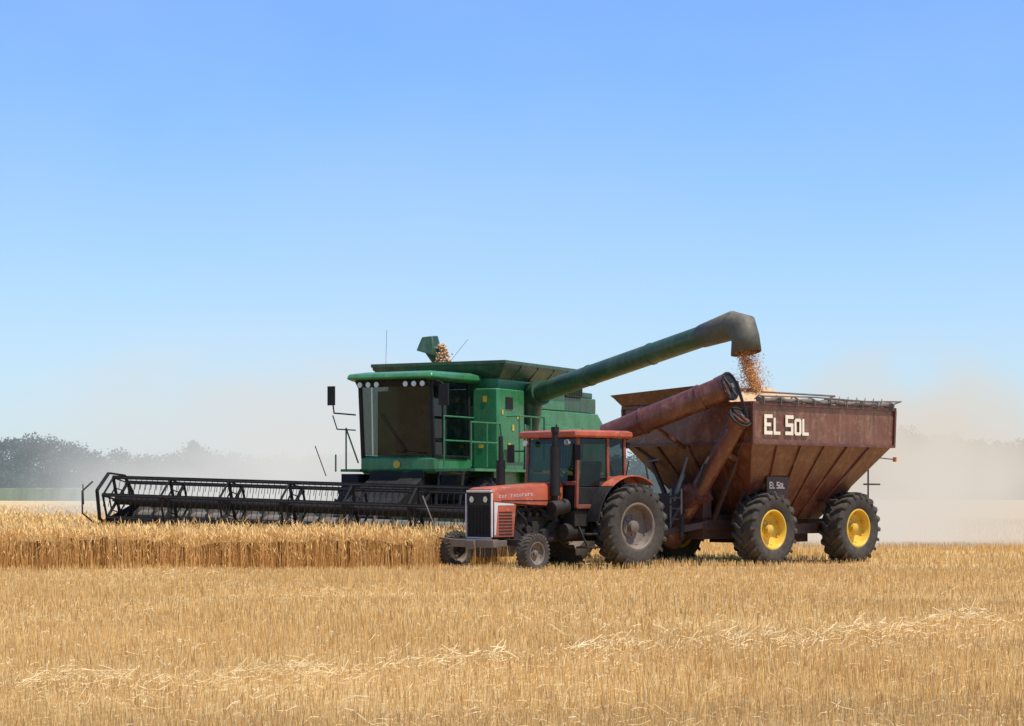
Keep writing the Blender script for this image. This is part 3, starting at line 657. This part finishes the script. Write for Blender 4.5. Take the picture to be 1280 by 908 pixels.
b.path([(.3,-1.0,2.95),(.3,-1.5,2.98),(.33,-1.6,3.3)],.015)
b.path([(.2,1.0,4.05),(.3,1.25,4.0),(.3,1.3,3.95)],.018); b.box((.32,1.32,3.72),(.06,.24,.48))
b.path([(-.2,-.5,4.3),(.0,-.35,5.25)],.005,5); b.path([(-1.2,.4,4.3),(-1.6,.9,5.1)],.005,5)
b.obj('mirrors_antennas',K,BLACK,.01)
b=MB()
def rail(pts,r=.02): b.path(pts,r,8)
zf=2.1
rail([(.0,1.15,zf),(.0,1.15,3.25),(-1.4,1.15,3.25)]); rail([(.0,1.15,2.7),(-1.4,1.15,2.7)])
rail([(.1,1.9,zf),(.1,1.9,3.1),(-1.2,1.95,3.1),(-1.5,1.95,2.0)]); rail([(.1,1.9,2.65),(-1.35,1.95,2.65)]); rail([(-.6,1.93,zf),(-.6,1.93,3.1)])
rail([(-1.8,1.8,3.3),(-1.9,2.1,3.3),(-3.2,2.1,3.3),(-3.2,2.1,2.3)]); rail([(-2.5,2.1,3.3),(-2.5,2.1,2.3)]); rail([(-1.9,2.1,2.8),(-3.2,2.1,2.8)]) ; rail([(-1.9,2.1,3.3),(-1.9,2.1,2.2)])
rail([(.1,-1.05,2.2),(.15,-1.35,3.0),(.15,-1.35,2.0)]); rail([(.2,-1.6,2.4),(.2,-1.6,2.0)])
b.bb(.1,-3.3,.98,2.0,2.0,2.06); b.bb(.15,-1.0,-1.5,-.98,2.0,2.06)
b.obj('platform_rails',K,GREEN)
b=MB()
for i in range(5): b.bb(.3+.09*i,.12+.09*i,1.2,1.75,.55+(4-i)*.34,.58+(4-i)*.34)
b.beam((.2,1.18,2.0),(.62,1.18,.5),.03,.08); b.beam((.2,1.77,2.0),(.62,1.77,.5),.03,.08)
b.bb(.2,-.5,-1.45,-1.0,1.55,1.95); b.bb(.05,-.5,1.0,1.5,1.35,1.9)
b.path([(.3,-1.8,1.9),(.3,-2.1,2.6)],.012); b.obj('ladder_boxes',K,BLACK,.008)
Minv=Matrix.Translation((-2.56,45.5,0))@Matrix.Rotation(KA,4,'Z'); Minv=Minv.inverted()
def loc(p): return Minv@Vector(p)
A0=loc((.50,47.95,3.86)); A1=loc((4.22,42.95,4.93)); dA=(A1-A0).normalized()
b=MB(); b.cyl(A0-dA*.1,A1,.235,n=32)
b.cyl(A0-dA*.25,A0+dA*.35,.30,n=28); b.cyl(loc((.35,48.1,2.9)),A0,.27,n=24)
for t_ in (.35,.7): q=A0+(A1-A0)*t_; b.cyl(q,q+dA*.05,.25,n=32)
b.obj('unloading_auger',K,DGREEN)
b=MB(); secs=[]
e0=A1-dA*.15; side=dA.cross(Vector((0,0,1))).normalized(); upv=side.cross(dA)
hx=Vector((dA.x,dA.y,0)).normalized()
def sec(c,up,w,h,n=20): return [c+side*math.cos(2*math.pi*i/n)*w+up*math.sin(2*math.pi*i/n)*h for i in range(n)]
Zv=Vector((0,0,1))
secs.append(sec(e0,upv,.255,.255)); secs.append(sec(A1+dA*.45,upv,.28,.29))
secs.append(sec(A1+hx*.80+Zv*.14,(upv+hx*.15).normalized(),.29,.31)); secs.append(sec(A1+hx*1.10+Zv*.06,(Zv+hx*.9).normalized(),.29,.34))
secs.append(sec(A1+hx*1.18-Zv*.18,(Zv*.35+hx).normalized(),.29,.32)); secs.append(sec(A1+hx*1.20-Zv*.47,(hx+Zv*.18).normalized(),.31,.35))
b.loft(secs,cap0=False,cap1=False); o=b.obj('spout',K,paint('dusty_spout',(.035,.045,.03),.6,0,.6),ang=60)
sm=o.modifiers.new('s','SOLIDIFY'); sm.thickness=.02
b=MB(); b.cyl((-3.0,-.3,4.3),(-2.72,-.72,5.0),.17,n=20); b.loft([[(-2.95,-.50,4.85),(-2.55,-.55,4.82),(-2.45,-.98,4.95),(-2.85,-.95,5.05)],[(-2.9,-.62,5.33),(-2.65,-.64,5.31),(-2.55,-.88,5.28),(-2.8,-.88,5.31)]]); b.obj('tank_fill_spout',K,DGREEN,.02)
gq=MB()
for i in range(420):
    tq=rnd.random(); c0=Vector((-2.72+.08*rnd.gauss(0,1)*(.4+tq),-.42+.09*rnd.gauss(0,1)*(.4+tq)+.1*tq,5.10-.6*tq)); gq.ball(c0,rnd.uniform(.015,.035),4,3)
for i in range(60): gq.ball((-3.0+rnd.gauss(0,.3),-.2+rnd.gauss(0,.3),4.42+rnd.uniform(0,.12)),rnd.uniform(.08,.16),6,4)
gq.obj('tank_grain',K,GH,ang=80)
Hd=empty('header',(2.8,0,1.18),0,K); Hd.rotation_euler[0]=R(-1.6)
yl,yr=-5.88,3.75
b=MB(); b.cyl((0,yl,0),(0,yr,0),.10,n=16)
nb=6; rr=.54
st=[yl+.02+ (yr-yl-.04)*i/6 for i in range(7)]
ph=R(12)
for k,y in enumerate(st):
    for i in range(nb):
        a=ph+2*math.pi*i/nb; a2=ph+2*math.pi*(i+1)/nb
        p=(rr*math.cos(a),y,rr*math.sin(a)); q=(rr*math.cos(a2),y,rr*math.sin(a2))
        b.beam((0,y,0),p,.03,.07,(0,1,0)) ; b.beam(p,q,.02,.05,(0,1,0))
        pm=(rr*.55*math.cos(a),y,rr*.55*math.sin(a)); qm=(rr*.55*math.cos(a2),y,rr*.55*math.sin(a2)); b.beam(pm,qm,.02,.03,(0,1,0))
for i in range(nb):
    a=ph+2*math.pi*i/nb; x=rr*math.cos(a); z=rr*math.sin(a)
    b.cyl((x,yl,z),(x,yr,z),.028,n=8); b.beam((x,yl,z+.03),(x,yr,z+.03),.02,.05)
    y=yl+.08
    while y<yr:
        b.beam((x,y,z),(x+.06,y,z-.25),.010,.010); y+=.15
b.obj('reel',Hd,BLACK)
b=MB()
for y in (yl-.06,yr+.03):
    pr=[(.85*math.cos(R(a)),.66*math.sin(R(a))) for a in (20,70,120,165,210,260,320)]
    for p,q in zip(pr,pr[1:]+pr[:1]): b.beam((p[0]*.8,y,p[1]),(q[0]*.8,y,q[1]),.04,.08,(0,1,0))
    b.beam((-.9,y,-.1),(0,y,0),.06,.14,(0,1,0)); b.prism([(-1.3,-.75),(-1.3,-.05),(-.6,-.12),(.5,-.5),(.95,-.85),(-.6,-.9)],y-.03,y+.03)
b.path([(.5,yl-.1,-.6),(.9,yl-.25,-.3),(.8,yl-.35,.2),(.5,yl-.3,.42)],.02); b.path([(.8,yl-.3,-.1),(.6,yl-.50,.35)],.014)
b.beam((-1.0,yl,.42),(-1.0,yr,.42),.06,.06)
for y in (yl+.1,-1.2,1.2,yr-.1): b.beam((-1.2,y,.1),(-.05,y,.02),.06,.1,(0,1,0))
b.obj('header_ends',Hd,BLACK,.006)
b=MB(); b.prism([(-1.28,-.85),(-1.28,-.06),(-1.22,-.06),(-1.15,-.5),(-.8,-.78),(.35,-.86),(.35,-.90),(-1.2,-.92)],yl,yr); b.beam((-1.3,yl,-.02),(-1.3,yr,-.02),.12,.10)
b.obj('header_trough',Hd,DGREEN,.01)
b=MB(); b.cyl((-.75,yl+.05,-.42),(-.75,yr-.05,-.42),.2,n=20)
y=yl+.1
while y<yr-.1:
    sgn=1 if y<0 else -1
    for i in range(12):
        a=2*math.pi*i/12; a2=2*math.pi*(i+1)/12; y0=y+sgn*.5*i/12; y1=y+sgn*.5*(i+1)/12
        b.add([(-.75+.2*math.cos(a),y0,-.42+.2*math.sin(a)),(-.75+.32*math.cos(a),y0,-.42+.32*math.sin(a)),(-.75+.32*math.cos(a2),y1,-.42+.32*math.sin(a2)),(-.75+.2*math.cos(a2),y1,-.42+.2*math.sin(a2))],[(0,1,2,3)])
    y+=.5
b.obj('header_auger',Hd,GREY,recalc=False)

# ------------------------------------------------------------------ falling grain
gs=empty('falling_grain',(0,0,0))
Mw=Matrix.Translation((-2.56,45.5,0))@Matrix.Rotation(KA,4,'Z')
sp=Mw@(A1+hx*1.18-Zv*.40)
n=11000; tt=rng.uniform(0,1,n)**.8; z=sp.z-tt*(sp.z-3.66); spread=.12+.06*tt
hxw=(Mw.to_3x3()@hx)
cx_=sp.x+hxw.x*.25*tt**.7+rng.normal(0,1,n)*spread*.8; cy_=sp.y+hxw.y*.25*tt+rng.normal(0,1,n)*spread*.8
z=z+rng.normal(0,.05,n); s_=rng.uniform(.012,.026,n)
k=(rng.uniform(0,1,n)<.40+.60*(np.sin(cx_*16+z*7)>-.2)); 
ctr=np.stack([cx_,cy_,z],-1)[k]; s_=s_[k]; n=len(ctr)
tri=rng.normal(0,1,(n,3,3)); tri/=np.linalg.norm(tri,axis=2,keepdims=True)
mesh_np('grain_stream',ctr[:,None,:]+tri*s_[:,None,None],3,rng.uniform(0,1,n),GRAIN,gs)

# ------------------------------------------------------------------ distant trees
def treemass(name,trees):
    Vs=[];Rv=[]; trunk=MB()
    for (x,y,h,w) in trees:
        nc=int(22+w*3)
        trunk.cyl((x,y,0),(x+rnd.uniform(-.3,.3),y,h*.55),.35,.15,n=6)
        for _ in range(4): a=rnd.uniform(0,6.28); trunk.cyl((x,y,h*.3),(x+math.cos(a)*w*.3,y+math.sin(a)*w*.3,h*.65),.14,.05,n=5)
        for _ in range(nc):
            a=rng.uniform(0,2*math.pi); zz=rng.uniform(.06,1.0); prof=math.sin(math.pi*min(1,(zz*.85+.12)))**.6
            rr_=w*.5*prof*rng.uniform(.35,1.0); c=np.array([x+math.cos(a)*rr_,y+math.sin(a)*rr_,h*zz*.93])
            cr=rng.uniform(.08,.17)*w+.4; m_=50
            p=np.clip(rng.normal(0,.45,(m_,3)),-.8,.8)*cr+c; p[:,2]=np.clip(p[:,2],.2,None)
            s_=rng.uniform(.22,.48,m_); q=rng.normal(0,1,(m_,2,3)); q/=np.linalg.norm(q,axis=2,keepdims=True)
            A=q[:,0]*s_[:,None]; B=q[:,1]*s_[:,None]*.7
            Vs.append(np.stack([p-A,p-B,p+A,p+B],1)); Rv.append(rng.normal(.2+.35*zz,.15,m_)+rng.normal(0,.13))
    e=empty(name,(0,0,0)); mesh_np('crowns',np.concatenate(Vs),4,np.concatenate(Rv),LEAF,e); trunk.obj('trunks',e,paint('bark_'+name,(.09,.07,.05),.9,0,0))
def hx_(px): return (px-640)/2489
tr=[]
def top(px):
    K_=[(-300,55),(0,72),(40,78),(90,66),(120,54),(180,48),(235,54),(242,72),(250,50),(330,44),(420,44),(560,46),(700,46),(900,48),(1080,60),(1118,90),(1150,82),(1180,75),(1230,73),(1280,70),(1600,60)]
    return float(np.interp(px,[k[0] for k in K_],[k[1] for k in K_]))
D=480
px=-330
while px<1620:
    y=D+rnd.uniform(-18,25); hgt=top(px)*y/2489+1.5; hgt*=rnd.uniform(.84,1.06); w=rnd.uniform(9,15)
    tr.append((hx_(px)*y,y,hgt,w)); px+=rnd.uniform(11,20)
for px in (238,243,247): tr.append((hx_(px)*D,D,top(px)*D/2489+2,3.0))
px=-330
while px<1620:
    y=D-25+rnd.uniform(-5,5); tr.append((hx_(px)*y,y,rnd.uniform(4,7.5),rnd.uniform(6,10))); px+=rnd.uniform(11,18)
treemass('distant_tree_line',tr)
cxs=np.linspace(-260,-20,300)
b=MB(); prev=None
for x in cxs:
    z=2.1+.25*rnd.random(); cur=[(x,300+rnd.uniform(-.5,.5),0),(x,300.5,z),(x,440,z+.2)]
    if prev: b.add(prev+cur,[(0,1,4,3),(1,2,5,4)])
    prev=cur
m,t,bb_=nt('green_crop'); n1=noise(t,.5,6,.7); c=mixc(t,mrange(t,n1,.35,.65),(.07,.11,.035),(.13,.17,.06)); t.links.new(c,bb_.inputs['Base Color']); bb_.inputs['Roughness'].default_value=.9
g_=b.obj('green_crop_field',None,m,smooth=False)

# ------------------------------------------------------------------ haze and dust (absorb, plus a glow of their own standing in for scattered sunlight)
def hazemat(name,dens,col):
    m=bpy.data.materials.new(name); m.use_nodes=True; t=m.node_tree; t.nodes.clear()
    o=N(t,'ShaderNodeOutputMaterial'); v=N(t,'ShaderNodeVolumeAbsorption'); v.inputs['Color'].default_value=(0,0,0,1)
    e=N(t,'ShaderNodeEmission'); e.inputs['Color'].default_value=(*col,1)
    if isinstance(dens,float): v.inputs['Density'].default_value=dens; e.inputs['Strength'].default_value=dens
    else:
        dn_,ns,lo,hi,pw=dens
        tc=N(t,'ShaderNodeTexCoord'); ln=N(t,'ShaderNodeVectorMath',operation='LENGTH'); t.links.new(tc.outputs['Object'],ln.inputs[0])
        fall=math_(t,'POWER',mrange(t,ln.outputs['Value'],.05,.97,1,0),pw)
        f=math_(t,'MULTIPLY',mrange(t,noise(t,ns,3,.55),lo,hi),fall); d_=math_(t,'MULTIPLY',f,dn_)
        t.links.new(d_,v.inputs['Density']); t.links.new(d_,e.inputs['Strength'])
    a=N(t,'ShaderNodeAddShader'); t.links.new(v.outputs[0],a.inputs[0]); t.links.new(e.outputs[0],a.inputs[1]); t.links.new(a.outputs[0],o.inputs['Volume']); return m
def ell(name,c,r,mat):
    b=MB(); b.ball((0,0,0),1,24,14); o=b.obj(name,None,mat); o.location=c; o.scale=r; return o
b=MB(); b.bb(-900,900,75,1300,.02,70); b.obj('haze',None,hazemat('haze',.00045,(.62,.76,.93)))
ell('dust_cloud',(-9.0,74,1.9),(12,11,6.6),hazemat('dust_a',(.50,2.0,.34,.66,1.3),(.74,.74,.73)))
ell('dust_cloud',(11.6,57,1.3),(5.6,6,5.2),hazemat('dust_b',(1.6,2.0,.36,.66,1.3),(.75,.68,.60)))
ell('dust_cloud',(17,57,.1),(10,6,2.0),hazemat('dust_c',(.26,2.4,.32,.68,1.2),(.72,.56,.40)))

# ------------------------------------------------------------------ light
EL=R(66); sd=Vector((.80,-.60)).normalized()
to=Vector((sd.x*math.cos(EL),sd.y*math.cos(EL),math.sin(EL)))
L=bpy.data.lights.new('sun','SUN'); L.energy=5.0; L.angle=R(.5); L.color=(1,.95,.87)
lo_=bpy.data.objects.new('sun',L); S.collection.objects.link(lo_); lo_.rotation_euler=to.to_track_quat('Z','Y').to_euler(); lo_.location=(20,-20,40)
W=bpy.data.worlds.new('World'); S.world=W; W.use_nodes=True; t=W.node_tree; bg=t.nodes['Background']
sk=N(t,'ShaderNodeTexSky'); sk.sky_type='NISHITA'; sk.sun_disc=False; sk.sun_elevation=EL; sk.sun_rotation=math.atan2(sd.x,sd.y); sk.air_density=1.0; sk.dust_density=.6; sk.ozone_density=1.5
tc=N(t,'ShaderNodeTexCoord'); sp_=N(t,'ShaderNodeSeparateXYZ'); t.links.new(tc.outputs['Generated'],sp_.inputs[0])
tint=mixc(t,mrange(t,sp_.outputs[2],0,.20),(1.08,1.20,1.34),(.76,1.16,1.75))
col=mixc(t,1.0,sk.outputs[0],tint,'MULTIPLY')
mp=N(t,'ShaderNodeMapping'); mp.inputs['Scale'].default_value=(3,3,4); mp.inputs['Rotation'].default_value=(0,R(35),0); t.links.new(tc.outputs['Generated'],mp.inputs[0])
cn=N(t,'ShaderNodeTexNoise'); cn.inputs['Scale'].default_value=1.6; cn.inputs['Detail'].default_value=5; t.links.new(mp.outputs[0],cn.inputs['Vector'])
col=mixc(t,mrange(t,cn.outputs[0],.42,.75,0,.16),col,(5.6,6.3,7.2))
t.links.new(col,bg.inputs[0]); bg.inputs[1].default_value=.118
S.view_settings.view_transform='Standard'; S.view_settings.look='None'; S.view_settings.exposure=0; S.view_settings.gamma=1
# ------------------------------------------------------------------ camera
cd=bpy.data.cameras.new('camera'); cam=bpy.data.objects.new('camera',cd); S.collection.objects.link(cam)
cam.location=(0,0,1.5); cam.rotation_euler=(R(90),0,0); cd.sensor_width=36; cd.lens=70; cd.shift_y=(617-454)/1280; cd.clip_end=6000; cd.clip_start=.1
S.camera=cam
